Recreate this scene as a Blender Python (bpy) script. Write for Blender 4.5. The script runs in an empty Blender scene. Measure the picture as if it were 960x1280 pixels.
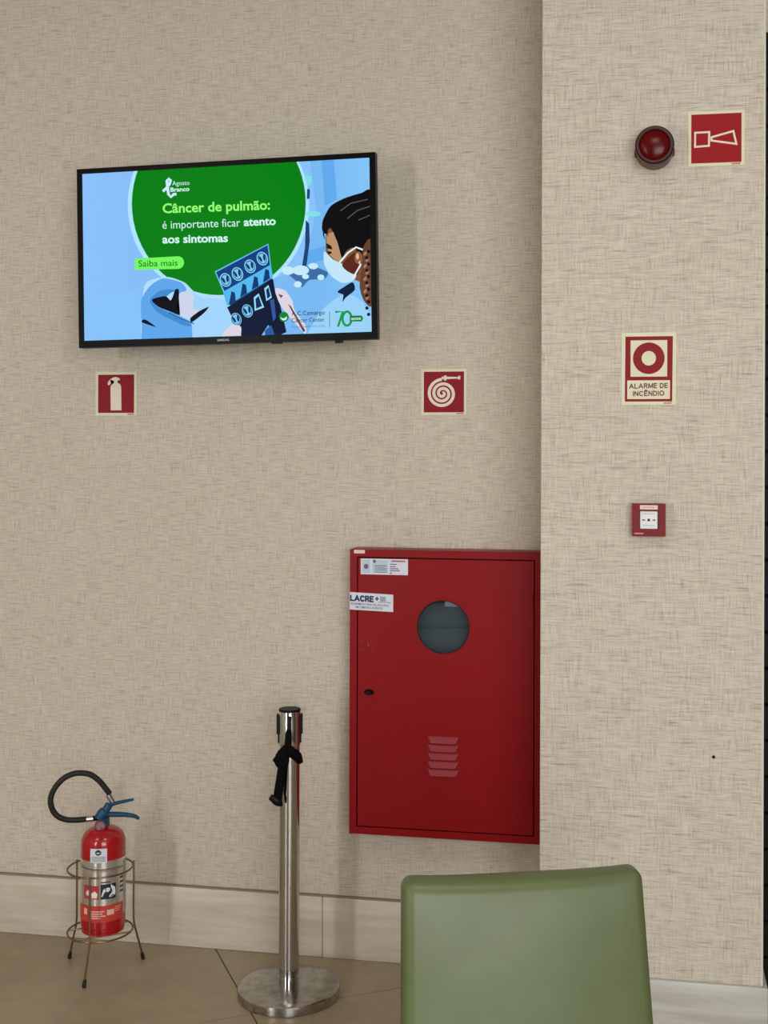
import bpy, bmesh, math, random
import numpy as np
from mathutils import Vector, Matrix
random.seed(7)
S = bpy.context.scene
COL = S.collection

# ------------------------------------------------------------------ camera
F, CX, CY, YAW, ROLL, CAMD, CAMH = 1514.2, 535.6, 560.05, .1753, .0031, 3.9343, 1.70
cam = bpy.data.cameras.new('camera'); camo = bpy.data.objects.new('camera', cam); COL.objects.link(camo)
cam.sensor_fit = 'VERTICAL'; cam.sensor_height = 36; cam.lens = F*36/1280
cam.shift_x = -(CX-480)/1280; cam.shift_y = (CY-640)/1280
cam.clip_start = .05
fw = Vector((-math.sin(YAW), math.cos(YAW), 0)); rt = Vector((math.cos(YAW), math.sin(YAW), 0)); up = Vector((0, 0, 1))
c_, s_ = math.cos(ROLL), math.sin(ROLL)
ax = rt*c_ + up*s_; ay = up*c_ - rt*s_; az = -fw
camo.matrix_world = Matrix(((ax.x, ay.x, az.x, 0), (ax.y, ay.y, az.y, -CAMD), (ax.z, ay.z, az.z, CAMH), (0, 0, 0, 1)))
S.camera = camo

# ------------------------------------------------------------------ world, light, exposure
S.view_settings.view_transform = 'Standard'; S.view_settings.look = 'None'
S.view_settings.gamma = 1; S.view_settings.use_curve_mapping = False
S.view_settings.exposure = 0
W = bpy.data.worlds.new('world'); S.world = W; W.use_nodes = True
W.node_tree.nodes['Background'].inputs[0].default_value = (.75, .87, 1, 1)
W.node_tree.nodes['Background'].inputs[1].default_value = 1.0

# room extents (metres): back wall y = 0, window wall behind the camera
RX0, RX1, RY0, RZ = -4.6, 3.2, -6.0, 3.45
WINDOWS = [(-3.5, -3.08, .6, 3.1, 122), (.1, 3.0, .6, 3.1, 164)]     # x0, x1, z0, z1, daylight watts
FILL_PANELS = [(-2.6, -3.2, 13), (.1, -2.6, 14)]                         # unseen ceiling panels added for fill: x, y, watts

def area(name, loc, rot, sx, sy, watts, col, spread=math.pi):
    l = bpy.data.lights.new(name, 'AREA'); l.shape = 'RECTANGLE'; l.size = sx; l.size_y = sy
    l.energy = watts; l.color = col; l.spread = spread
    o = bpy.data.objects.new(name, l); COL.objects.link(o); o.location = loc; o.rotation_euler = rot
    return o
for x0, x1, z0, z1, w in WINDOWS:
    area('daylight', ((x0+x1)/2, RY0-.16, (z0+z1)/2), (math.pi/2, 0, 0), x1-x0, z1-z0, w, (.97, .985, 1))

# ------------------------------------------------------------------ helpers
def lin(c):
    return tuple((v/255/12.92 if v/255 <= .04045 else ((v/255+.055)/1.055)**2.4) for v in c) + (1,)

MATS = {}
def mat(name, rgb, rough=.5, metal=0., spec=.5, coat=0., emit=None, estr=1., alpha=None):
    if name in MATS: return MATS[name]
    m = bpy.data.materials.new(name); m.use_nodes = True
    b = m.node_tree.nodes['Principled BSDF']
    b.inputs['Base Color'].default_value = lin(rgb); b.inputs['Roughness'].default_value = rough
    b.inputs['Metallic'].default_value = metal; b.inputs['Specular IOR Level'].default_value = spec
    b.inputs['Coat Weight'].default_value = coat
    if emit:
        b.inputs['Emission Color'].default_value = lin(emit); b.inputs['Emission Strength'].default_value = estr
    MATS[name] = m
    return m
def nodes(m):
    nt = m.node_tree
    return nt, nt.nodes['Principled BSDF'], nt.nodes.new, nt.links.new
def ramp(nt, stops):
    r = nt.nodes.new('ShaderNodeValToRGB')
    while len(r.color_ramp.elements) < len(stops): r.color_ramp.elements.new(.5)
    for e, (p, c) in zip(r.color_ramp.elements, stops):
        e.position = p; e.color = lin(c) if max(c) > 1 else tuple(c)+(1,)
    return r
def noise(nt, vec, scale, mapscale=None, detail=2, rough=.5, loc=(0, 0, 0)):
    n = nt.nodes.new('ShaderNodeTexNoise'); n.inputs['Scale'].default_value = scale
    n.inputs['Detail'].default_value = detail; n.inputs['Roughness'].default_value = rough
    if mapscale:
        mp = nt.nodes.new('ShaderNodeMapping'); mp.inputs['Scale'].default_value = mapscale; mp.inputs['Location'].default_value = loc
        nt.links.new(vec, mp.inputs['Vector']); vec = mp.outputs[0]
    nt.links.new(vec, n.inputs['Vector'])
    return n.outputs['Fac']
def mth(nt, op, a, b=None, clamp=False):
    n = nt.nodes.new('ShaderNodeMath'); n.operation = op; n.use_clamp = clamp
    for i, v in enumerate((a, b)):
        if v is None: continue
        if isinstance(v, (int, float)): n.inputs[i].default_value = v
        else: nt.links.new(v, n.inputs[i])
    return n.outputs[0]
def mixc(nt, f, a, b, mode='MIX'):
    n = nt.nodes.new('ShaderNodeMix'); n.data_type = 'RGBA'; n.blend_type = mode
    for sock, v in ((n.inputs[0], f), (n.inputs[6], a), (n.inputs[7], b)):
        if isinstance(v, (int, float)): sock.default_value = v
        elif isinstance(v, tuple): sock.default_value = v
        else: nt.links.new(v, sock)
    return n.outputs[2]
def bump(nt, h, bsdf, strength=.2, dist=.002):
    n = nt.nodes.new('ShaderNodeBump'); n.inputs['Strength'].default_value = strength; n.inputs['Distance'].default_value = dist
    nt.links.new(h, n.inputs['Height']); nt.links.new(n.outputs[0], bsdf.inputs['Normal'])

# --- surface materials
def wallpaper(name='linen_wallpaper', base=(210, 201, 185)):
    m = mat(name, base, .8, spec=.25); nt, b, N, L = nodes(m)
    tc = N('ShaderNodeTexCoord').outputs['Object']
    geo = N('ShaderNodeNewGeometry')
    hz = noise(nt, tc, 1, (20, 20, 430), 2, .6)             # fine horizontal threads
    hz2 = noise(nt, tc, 1, (15, 15, 230), 1, .5, (3, 3, 1))
    vt = noise(nt, tc, 1, (430, 430, 20), 2, .6, (5, 1, 2))   # fine vertical threads
    vt2 = noise(nt, tc, 1, (230, 230, 15), 1, .5, (1, 6, 4))
    blk = noise(nt, tc, 1, (20, 20, 20), 1, .5, (9, 2, 2))  # which direction shows more
    bf = mth(nt, 'MULTIPLY', mth(nt, 'SUBTRACT', blk, .3), 2.5, True)
    def cen(v, k): return mth(nt, 'MULTIPLY', mth(nt, 'SUBTRACT', v, .5), k)
    def neg(v, t, k): return mth(nt, 'MULTIPLY', mth(nt, 'SUBTRACT', v, t), k, True)
    h_ = mth(nt, 'ADD', cen(hz, .95), cen(hz2, .34)); v_ = mth(nt, 'ADD', cen(vt, .95), cen(vt2, .34))
    v_ = mth(nt, 'MULTIPLY', v_, mth(nt, 'ADD', mth(nt, 'MULTIPLY', bf, .75), .25))
    h_ = mth(nt, 'MULTIPLY', h_, mth(nt, 'SUBTRACT', 1.1, mth(nt, 'MULTIPLY', bf, .45)))
    dk = mth(nt, 'ADD', neg(hz2, .61, 3.5), mth(nt, 'MULTIPLY', neg(vt2, .63, 3.5), bf))    # a few darker slubs
    d = mth(nt, 'ADD', mth(nt, 'ADD', mth(nt, 'ADD', h_, v_), .5), mth(nt, 'MULTIPLY', dk, .22), True)
    r = ramp(nt, [(0, (242, 233, 216)), (.5, base), (1, (134, 121, 103))]); L(d, r.inputs[0])
    big = noise(nt, tc, 2.2, None, 2, .5)
    col = mixc(nt, mth(nt, 'MULTIPLY', big, .2), r.outputs[0], lin((188, 172, 154)))
    L(col, b.inputs['Base Color'])
    bump(nt, mth(nt, 'SUBTRACT', 1, d), b, .25, .001)
    return m
M_wall = wallpaper()
def stone(name, a, bb, c, sc):
    m = mat(name, a, .38, spec=.45); nt, b, N, L = nodes(m)
    tc = N('ShaderNodeTexCoord').outputs['Object']
    w = noise(nt, tc, 1, (sc, sc, sc*7), 6, .6)
    w2 = noise(nt, tc, 1, (sc*1.3, sc*1.3, sc*16), 4, .65, (4, 4, 4))
    r = ramp(nt, [(.3, bb), (.48, a), (.66, c)]); L(w, r.inputs[0])
    r2 = ramp(nt, [(.42, (1, 1, 1)), (.62, (.88, .86, .83))]); L(w2, r2.inputs[0])
    L(mixc(nt, .8, r.outputs[0], r2.outputs[0], 'MULTIPLY'), b.inputs['Base Color'])
    return m
M_base = stone('travertine_skirting', (214, 205, 189), (200, 190, 172), (224, 216, 202), 2.0)
M_basep = stone('pale_marble_skirting', (196, 193, 184), (182, 178, 168), (210, 208, 202), 2.4)
def tilemat():
    m = mat('porcelain_tile', (158, 139, 113), .34, spec=.45); nt, b, N, L = nodes(m)
    tc = N('ShaderNodeTexCoord').outputs['Object']
    w = noise(nt, tc, 2.6, None, 6, .62); w2 = noise(nt, tc, 11, None, 5, .6)
    r = ramp(nt, [(.3, (154, 138, 113)), (.5, (168, 152, 126)), (.7, (178, 163, 137))]); L(w, r.inputs[0])
    r2 = ramp(nt, [(.35, (.86, .86, .86)), (.6, (1, 1, 1))]); L(w2, r2.inputs[0])
    L(mixc(nt, .8, r.outputs[0], r2.outputs[0], 'MULTIPLY'), b.inputs['Base Color'])
    rr = ramp(nt, [(.3, (.28, .28, .28)), (.7, (.42, .42, .42))]); L(w2, rr.inputs[0]); L(rr.outputs[0], b.inputs['Roughness'])
    return m
M_tile = tilemat()
M_grout = mat('dark_grout', (74, 62, 50), .9)
M_ceil = mat('white_ceiling_paint', (204, 200, 192), .9)
M_plain = mat('plain_beige_paint', (150, 140, 124), .85)
M_darkw = mat('dark_stained_wood', (15, 12, 10), .6, spec=.2)
M_walnut = mat('walnut_panel', (84, 66, 50), .5)
M_beadw = mat('pale_corner_bead', (222, 216, 203), .5)
M_alu = mat('window_aluminium', (150, 150, 150), .4, .8)
def noisy(m, sc, amt, col, bumpy=0):
    nt, b, N, L = nodes(m); tc = N('ShaderNodeTexCoord').outputs['Object']
    n = noise(nt, tc, sc, None, 4, .6); base = tuple(b.inputs['Base Color'].default_value)
    r = ramp(nt, [(.4, (0, 0, 0)), (.7, (1, 1, 1))]); L(n, r.inputs[0])
    L(mixc(nt, mth(nt, 'MULTIPLY', r.outputs[0], amt), base, lin(col)), b.inputs['Base Color'])
    if bumpy: bump(nt, n, b, bumpy, .001)
    return m
M_red = noisy(mat('red_enamel', (142, 8, 16), .38, spec=.22), 3, .35, (128, 4, 9))
M_redin = mat('red_enamel_louvre', (146, 30, 40), .38)
M_dark = mat('dark_interior', (62, 66, 70), .8)
M_black = mat('black_plastic', (9, 9, 10), .45, spec=.2)
M_blackg = mat('black_gloss_bezel', (4, 4, 5), .35, spec=.12)
M_rub = mat('black_rubber', (24, 22, 20), .6)
M_cream = mat('photoluminescent_cream', (226, 222, 190), .5)
M_signred = mat('sign_red', (142, 16, 34), .5, spec=.2)
M_signred2 = mat('sign_red_bright', (158, 5, 14), .5, spec=.2)
M_pict = mat('pictogram_cream', (236, 222, 206), .5)
M_inkred = mat('ink_dark_red', (110, 36, 34), .5)
M_mark = mat('maker_mark_red', (206, 120, 110), .5)
M_steel = mat('brushed_steel', (206, 205, 203), .11, 1.0)
M_steelp = noisy(mat('scuffed_steel', (194, 192, 188), .2, 1.0), 30, .7, (136, 133, 127))
M_brass = mat('worn_brass_wire', (138, 112, 78), .32, .9)
M_chrome = mat('chrome_ferrule', (205, 205, 205), .25, 1.0)
M_extred = mat('extinguisher_red', (172, 12, 24), .22, coat=.4)
M_silver = mat('silver_label', (222, 219, 212), .22, .8)
M_oran = mat('orange_red_label', (204, 62, 52), .4)
M_navy = mat('navy_print', (22, 30, 62), .4)
M_white = mat('white_print', (236, 236, 236), .45)
M_paper = mat('white_sticker', (222, 226, 236), .5)
M_paperb = mat('pale_blue_sticker_panel', (190, 206, 222), .5)
M_ink = mat('ink_navy', (26, 44, 84), .5)
M_inkg = mat('ink_grey', (96, 104, 116), .5)
M_peach = mat('beige_sticker', (236, 208, 192), .5)
M_blue = mat('blue_lever_paint', (24, 74, 108), .35, spec=.35)
M_plum = mat('gauge_plum', (112, 66, 74), .4)
M_siren = mat('siren_red_plastic', (104, 16, 26), .35, spec=.3)
def lens():
    m = mat('siren_lens', (128, 5, 9), .22, spec=.4); b = m.node_tree.nodes['Principled BSDF']
    b.inputs['Transmission Weight'].default_value = .55; b.inputs['IOR'].default_value = 1.3
    return m
M_lens = lens()
M_ribbon = mat('black_webbing', (9, 9, 10), .8, spec=.1)
def leather():
    m = mat('green_leatherette', (104, 120, 78), .4, spec=.42); nt, b, N, L = nodes(m)
    tc = N('ShaderNodeTexCoord').outputs['Object']
    n = noise(nt, tc, 260, None, 3, .6); w = noise(nt, tc, 5, None, 4, .6)
    r = ramp(nt, [(.35, (90, 101, 62)), (.65, (98, 109, 70))]); L(w, r.inputs[0]); L(r.outputs[0], b.inputs['Base Color'])
    bump(nt, n, b, .12, .0006)
    return m
M_green = leather()
M_seam = mat('green_piping', (90, 108, 68), .5)
M_legw = mat('dark_wood_leg', (62, 46, 34), .45)
def glass():
    m = mat('porthole_glass', (200, 210, 214), .03); b = m.node_tree.nodes['Principled BSDF']
    b.inputs['Transmission Weight'].default_value = 1; b.inputs['IOR'].default_value = 1.25
    return m
M_glass = glass()

# --- mesh helpers
def obj(name, bm, m, parent=None, smooth=False):
    me = bpy.data.meshes.new(name)
    bmesh.ops.recalc_face_normals(bm, faces=bm.faces); bm.to_mesh(me); bm.free()
    if smooth:
        for p in me.polygons: p.use_smooth = True
        try: me.set_sharp_from_angle(angle=math.radians(38))
        except Exception: pass
    me.materials.append(m)
    o = bpy.data.objects.new(name, me); COL.objects.link(o)
    if parent: o.parent = parent
    return o
def thing(name, label, cat, loc=(0, 0, 0), rz=0, ry=0, group=None):
    o = bpy.data.objects.new(name, None); COL.objects.link(o); o.empty_display_size = .05
    o.location = loc; o.rotation_euler = (0, ry, rz); o['label'] = label; o['category'] = cat
    if group: o['group'] = group
    return o
def struct(o, label=None, cat=None):
    o['kind'] = 'structure'
    if label: o['label'] = label
    if cat: o['category'] = cat
    return o
B = bmesh.new
def box(bm, x0, x1, y0, y1, z0, z1, bev=0, seg=2):
    r = bmesh.ops.create_cube(bm, size=1)
    for v in r['verts']:
        v.co = Vector(((x0+x1)/2+v.co.x*(x1-x0), (y0+y1)/2+v.co.y*(y1-y0), (z0+z1)/2+v.co.z*(z1-z0)))
    if bev:
        es = list({e for v in r['verts'] for e in v.link_edges})
        bmesh.ops.bevel(bm, geom=es, offset=bev, segments=seg, affect='EDGES', profile=.5)
    return bm
def lathe(bm, prof, n=40, cx=0, cy=0, axis='z', closed=False):
    """prof: list of (r, h); revolve about z (or about -y: h goes out of the wall)."""
    rings = []
    for r, h in prof:
        if r < 1e-6:
            rings.append([bm.verts.new((cx, cy, h) if axis == 'z' else (cx, -h, cy))]); continue
        ring = []
        for i in range(n):
            a = 2*math.pi*i/n
            ring.append(bm.verts.new((cx+r*math.cos(a), cy+r*math.sin(a), h) if axis == 'z' else (cx+r*math.cos(a), -h, cy+r*math.sin(a))))
        rings.append(ring)
    for a, b in zip(rings, rings[1:]):
        for i in range(n):
            j = (i+1) % n
            if len(a) == 1 and len(b) == 1: break
            if len(a) == 1: bm.faces.new((a[0], b[i], b[j]))
            elif len(b) == 1: bm.faces.new((a[i], a[j], b[0]))
            else: bm.faces.new((a[i], a[j], b[j], b[i]))
    return bm
def smooth_path(pts, sub=6):
    pts = [Vector(p) for p in pts]; out = []
    for i in range(len(pts)-1):
        p0 = pts[max(i-1, 0)]; p1 = pts[i]; p2 = pts[i+1]; p3 = pts[min(i+2, len(pts)-1)]
        for k in range(sub):
            t = k/sub
            out.append(.5*((2*p1)+(-p0+p2)*t+(2*p0-5*p1+4*p2-p3)*t*t+(-p0+3*p1-3*p2+p3)*t**3))
    out.append(pts[-1]); return out
def tube(bm, pts, r, n=10, closed=False, flat=1., ref=None):
    """sweep an (elliptic) section along pts; r number or list; flat squashes along ref."""
    pts = [Vector(p) for p in pts]; m = len(pts); rings = []; nrm = None
    for i, p in enumerate(pts):
        t = (pts[(i+1) % m]-pts[i-1]) if closed else (pts[min(i+1, m-1)]-pts[max(i-1, 0)])
        t.normalize()
        if ref is not None:
            nrm = Vector(ref)-t*Vector(ref).dot(t)
        elif nrm is None:
            nrm = t.cross(Vector((0, 0, 1)) if abs(t.z) < .9 else Vector((1, 0, 0)))
        else:
            nrm = nrm-t*nrm.dot(t)
        nrm.normalize(); bi = t.cross(nrm); rr = r[i] if isinstance(r, (list, tuple)) else r
        rings.append([bm.verts.new(p+nrm*rr*flat*math.cos(2*math.pi*k/n)+bi*rr*math.sin(2*math.pi*k/n)) for k in range(n)])
    rng = range(m) if closed else range(m-1)
    for i in rng:
        a, b = rings[i], rings[(i+1) % m]
        for k in range(n): bm.faces.new((a[k], a[(k+1) % n], b[(k+1) % n], b[k]))
    if not closed:
        bm.faces.new(rings[0]); bm.faces.new(rings[-1][::-1])
    return bm
def ring_pts(R, z, n=48, cx=0, cy=0):
    return [(cx+R*math.cos(2*math.pi*i/n), cy+R*math.sin(2*math.pi*i/n), z) for i in range(n)]
def flatpoly(bm, pts, y, M=None):
    """flat polygon in the wall plane (x, z) at depth y; M maps paper coords to (x, z)."""
    vs = [bm.verts.new((q[0], y, q[1])) for q in ((M(*p) if M else p) for p in pts)]
    f = bm.faces.new(vs)
    bmesh.ops.triangulate(bm, faces=[f])
    return bm
def prism(bm, pts, y0, y1):
    a = [bm.verts.new((p[0], y0, p[1])) for p in pts]; b = [bm.verts.new((p[0], y1, p[1])) for p in pts]
    n = len(pts); fs = [bm.faces.new(a), bm.faces.new(b[::-1])]
    for i in range(n): bm.faces.new((a[i], b[i], b[(i+1) % n], a[(i+1) % n]))
    bmesh.ops.triangulate(bm, faces=fs)
    return bm
def rect(x0, z0, x1, z1): return [(x0, z0), (x1, z0), (x1, z1), (x0, z1)]
def ell(cx, cy, rx, ry=None, n=28, a0=0, a1=2*math.pi, rot=0):
    ry = rx if ry is None else ry; out = []
    m = n if abs(a1-a0-2*math.pi) < 1e-6 else n+1
    for i in range(m):
        a = a0+(a1-a0)*i/n; x, y = rx*math.cos(a), ry*math.sin(a)
        out.append((cx+x*math.cos(rot)-y*math.sin(rot), cy+x*math.sin(rot)+y*math.cos(rot)))
    return out
def strip(pts, w):
    """polyline of half-width(s) w to a polygon"""
    m = len(pts); L_, R_ = [], []
    for i, p in enumerate(pts):
        a = pts[max(i-1, 0)]; b = pts[min(i+1, m-1)]; dx, dy = b[0]-a[0], b[1]-a[1]; l = math.hypot(dx, dy) or 1
        ww = w[i] if isinstance(w, (list, tuple)) else w
        L_.append((p[0]-dy/l*ww, p[1]+dx/l*ww)); R_.append((p[0]+dy/l*ww, p[1]-dx/l*ww))
    return L_+R_[::-1]
def flatstrip(bm, pts, w, y, M=None):
    pg = strip(pts, w); m = len(pts)
    q = [bm.verts.new((t[0], y, t[1])) for t in ((M(*p) if M else p) for p in pg)]
    for i in range(m-1): bm.faces.new((q[i], q[i+1], q[2*m-2-i], q[2*m-1-i]))
    return bm
_txt = {}
def glyphs(body, bold):
    k = (body, bold)
    if k not in _txt:
        c = bpy.data.curves.new('t', 'FONT'); c.body = body; c.size = 1; c.offset = bold; c.resolution_u = 3
        o = bpy.data.objects.new('t', c); COL.objects.link(o)
        dg = bpy.context.evaluated_depsgraph_get(); me = bpy.data.meshes.new_from_object(o.evaluated_get(dg))
        vs = [(v.co.x, v.co.y) for v in me.vertices]; fs = [tuple(p.vertices) for p in me.polygons]
        bpy.data.objects.remove(o); bpy.data.curves.remove(c); bpy.data.meshes.remove(me)
        x0 = min(v[0] for v in vs); x1 = max(v[0] for v in vs)
        _txt[k] = ([((x-x0)/(x1-x0), y/.70) for x, y in vs], fs)
    return _txt[k]
def text(bm, body, A, Bp, cap, y, bold=0., M=None, down=False):
    """lettering from A to Bp on its base line, capitals cap high"""
    vs, fs = glyphs(body, bold); dx, dy = Bp[0]-A[0], Bp[1]-A[1]; l = math.hypot(dx, dy)
    n = (dy/l, -dx/l) if down else (-dy/l, dx/l)
    q = []
    for u, v in vs:
        p = (A[0]+dx*u+n[0]*v*cap, A[1]+dy*u+n[1]*v*cap)
        if M: p = M(*p)
        q.append(bm.verts.new((p[0], y, p[1])))
    for f in fs:
        try: bm.faces.new([q[i] for i in f])
        except ValueError: pass
    return bm

# plain sans capitals drawn as strokes, for the bold sign lettering
_oval = lambda w, a0, a1, n: [[(w/2+w/2*math.cos(math.radians(a0+(a1-a0)*i/n)), .5+.5*math.sin(math.radians(a0+(a1-a0)*i/n))) for i in range(n+1)]]
CAPS = {'A': (.76, [[(0, 0), (.38, 1), (.76, 0)], [(.16, .32), (.60, .32)]]), 'L': (.5, [[(0, 1), (0, 0), (.5, 0)]]),
        'R': (.6, [[(0, 0), (0, 1), (.36, 1), (.54, .88), (.54, .64), (.36, .5), (0, .5)], [(.30, .5), (.6, 0)]]),
        'M': (.74, [[(0, 0), (0, 1), (.37, .12), (.74, 1), (.74, 0)]]), 'E': (.5, [[(.5, 1), (0, 1), (0, 0), (.5, 0)], [(0, .52), (.45, .52)]]),
        'D': (.6, [[(0, 0), (0, 1), (.3, 1), (.52, .84), (.6, .5), (.52, .16), (.3, 0), (0, 0)]]), 'I': (0, [[(0, 0), (0, 1)]]),
        'N': (.58, [[(0, 0), (0, 1), (.58, 0), (.58, 1)]]), 'C': (.66, _oval(.7, 45, 315, 12)), 'O': (.74, _oval(.74, 0, 360, 16)),
        'Ê': (.5, [[(.5, 1), (0, 1), (0, 0), (.5, 0)], [(0, .52), (.45, .52)], [(.08, 1.16), (.25, 1.34), (.42, 1.16)]])}
def stroke_text(bm, body, A, Bp, cap, y, hw, M):
    adv = []; x = 0
    for ch in body:
        adv.append(x); x += (CAPS[ch][0]+.30) if ch in CAPS else .42
    x -= .30; dx, dy = (Bp[0]-A[0])/x, (Bp[1]-A[1])/x; k = 0
    for ch, a0 in zip(body, adv):
        if ch not in CAPS: continue
        for pl in CAPS[ch][1]:
            q = [(A[0]+dx*(a0+u), A[1]+dy*(a0+u)-v*cap) for u, v in pl]
            for a, b in zip(q, q[1:]):
                l = math.hypot(b[0]-a[0], b[1]-a[1]); e = ((b[0]-a[0])/l*hw*.8, (b[1]-a[1])/l*hw*.8); k += 1
                flatstrip(bm, [(a[0]-e[0], a[1]-e[1]), (b[0]+e[0], b[1]+e[1])], hw, y-.00002*(k % 12), M)
    return bm

# ------------------------------------------------------------------ the room
struct(obj('wall_back', box(B(), RX0-.1, RX1+.1, 0, .12, 0, RZ), M_wall), 'back wall papered in beige woven linen texture', 'wall')
struct(obj('wall_left', box(B(), RX0-.12, RX0, RY0, 0, 0, RZ), M_wall), 'side wall papered in beige linen texture', 'wall')
struct(obj('wall_right', box(B(), RX1, RX1+.12, RY0, 0, 0, RZ), M_walnut), 'dark wood panelled side wall', 'wall')
struct(obj('ceiling', box(B(), RX0-.1, RX1+.1, RY0-.1, .1, RZ, RZ+.1), M_ceil), 'white painted ceiling', 'ceiling')
# window wall behind the camera
bm = B(); xs = [RX0]
for x0, x1, z0, z1, w in WINDOWS:
    box(bm, xs[-1], x0, RY0-.12, RY0, 0, RZ); box(bm, x0, x1, RY0-.12, RY0, 0, z0); box(bm, x0, x1, RY0-.12, RY0, z1, RZ); xs.append(x1)
box(bm, xs[-1], RX1, RY0-.12, RY0, 0, RZ)
struct(obj('wall_front', bm, M_plain), 'plain wall with large windows facing the papered wall', 'wall')
for i, (x0, x1, z0, z1, w) in enumerate(WINDOWS):
    bm = B(); t = .05
    for a, b in ((x0, x0+t), (x1-t, x1)): box(bm, a, b, RY0-.09, RY0-.03, z0, z1)
    for a, b in ((z0, z0+t), (z1-t, z1)): box(bm, x0+t, x1-t, RY0-.09, RY0-.03, a, b)
    n = max(2, round((x1-x0)/.95))
    for k in range(1, n):
        xx = x0+(x1-x0)*k/n; box(bm, xx-.025, xx+.025, RY0-.09, RY0-.03, z0+t, z1-t)
    struct(obj('window_%d' % (i+1), bm, M_alu), 'aluminium framed window letting in daylight', 'window')
# unseen panels added for fill light (an area lamp each, flush with the ceiling)
for i, (x, y, w) in enumerate(FILL_PANELS):
    t = thing('fill_panel', 'unseen square ceiling panel added for fill light ' + ('over the seating' if i else 'near the side wall'), 'ceiling light', (x, y, RZ-.02))
    bm = B()
    for s in (-1, 1):
        box(bm, s*.3-.015, s*.3+.015, -.315, .315, -.01, .02); box(bm, -.285, .285, s*.3-.015, s*.3+.015, -.01, .02)
    obj('trim_frame', bm, M_white, t)
    a = area('fill_lamp', (x, y, RZ-.018), (0, 0, 0), .57, .57, w, (1, .93, .82))
# floor: large porcelain tiles laid at an angle to the wall
fl = struct(obj('floor', box(B(), RX0, RX1, RY0, 0, -.08, -.006), M_grout), 'beige porcelain tile floor with dark joints', 'floor')
def clip(poly, x0, x1, y0, y1):
    for ax_, lim, sg in ((0, x0, 1), (0, x1, -1), (1, y0, 1), (1, y1, -1)):
        out = []
        for i in range(len(poly)):
            a, b = poly[i-1], poly[i]; da, db = (a[ax_]-lim)*sg, (b[ax_]-lim)*sg
            if (da < 0) != (db < 0):
                t = da/(da-db); out.append((a[0]+(b[0]-a[0])*t, a[1]+(b[1]-a[1])*t))
            if db >= 0: out.append(b)
        poly = out
        if len(poly) < 3: return []
    return poly
ta = math.radians(32.2); ux, uy = math.cos(ta), math.sin(ta); TS, G = 1.2, .0022
oA = (-1.258, -.276); oB = (-1.0, -.350)     # a point on each of the two joints in view
kA = oA[0]*ux+oA[1]*uy; kB = -oB[0]*uy+oB[1]*ux
for i in range(-8, 9):
    for j in range(-8, 9):
        q = [(kA+(i+a)*TS+(G if a == 0 else -G), kB+(j+b)*TS+(G if b == 0 else -G)) for a, b in ((0, 0), (1, 0), (1, 1), (0, 1))]
        q = clip([(u*ux-v*uy, u*uy+v*ux) for u, v in q], RX0, RX1, RY0, 0)
        if not q: continue
        ar = abs(sum(q[k-1][0]*q[k][1]-q[k][0]*q[k-1][1] for k in range(len(q))))/2
        if ar < .003: continue
        bm = B(); a = [bm.verts.new((p[0], p[1], 0)) for p in q]; b = [bm.verts.new((p[0], p[1], -.006)) for p in q]
        bm.faces.new(a); bm.faces.new(b[::-1])
        for k in range(len(q)): bm.faces.new((a[k-1], a[k], b[k], b[k-1]))
        obj('tile', bm, M_tile, fl)
# papered pillar
PX0, PX1, PY = -.29, .333, -.44
struct(obj('wall_pillar', box(B(), PX0, PX1, PY, 0, 0, RZ, .003, 2), M_wall), 'projecting pillar papered in beige linen texture', 'wall')
bm = B(); box(bm, PX1-.004, PX1+.0015, PY-.0015, PY+.012, .2, RZ-.002, .001, 1)
struct(obj('trim_1', bm, M_beadw), 'pale corner bead along the right edge of the pillar', 'trim')
# skirting: stone slabs
HB = .2008
def skirting(name, label, runs, m):
    root = None
    for (x0, x1, y0, y1) in runs:
        bm = B(); box(bm, x0, x1, y0, y1, 0, HB, .004, 2)
        if root is None:
            bb = B(); box(bb, runs[0][0], runs[-1][1], y1-.004, y1, .002, HB-.012)
            root = struct(obj(name, bb, mat('pale_grout', (158, 146, 128), .9)), label, 'baseboard')
        obj('slab', bm, m, root, True)
    return root
skirting('baseboard_back', 'travertine slab skirting along the back wall', [(a, b, -.018, 0) for a, b in ((RX0, -3.446), (-3.444, -2.251), (-2.249, -1.0491), (-1.0479, PX0))], M_base)
rp = skirting('baseboard_pillar', 'pale marble slab skirting around the pillar', [(PX0-.0, PX1+.014, PY-.016, PY)], M_basep)
obj('slab', box(B(), PX1, PX1+.014, PY, -.062, 0, HB, .004, 2), M_basep, rp)
obj('dark_ledge_strip', box(B(), RX0, PX0, -.0135, -.0, HB, HB+.005, .001, 1), mat('taupe_strip', (142, 128, 110), .8), bpy.data.objects['baseboard_back'])  # thin strip added to darken the top ledge of the skirting
# dark boarded door beyond the pillar
d1 = struct(obj('door_1', box(B(), PX1+.016, 1.5, -.03, 0, 0, 3.0), M_darkw), 'dark stained wooden boarded door beyond the pillar', 'door')
z = .015
while z < 2.9:
    obj('plank', box(B(), PX1+.018, 1.495, -.06, -.03, z, z+.108, .004, 1), M_darkw, d1); z += .112

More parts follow.
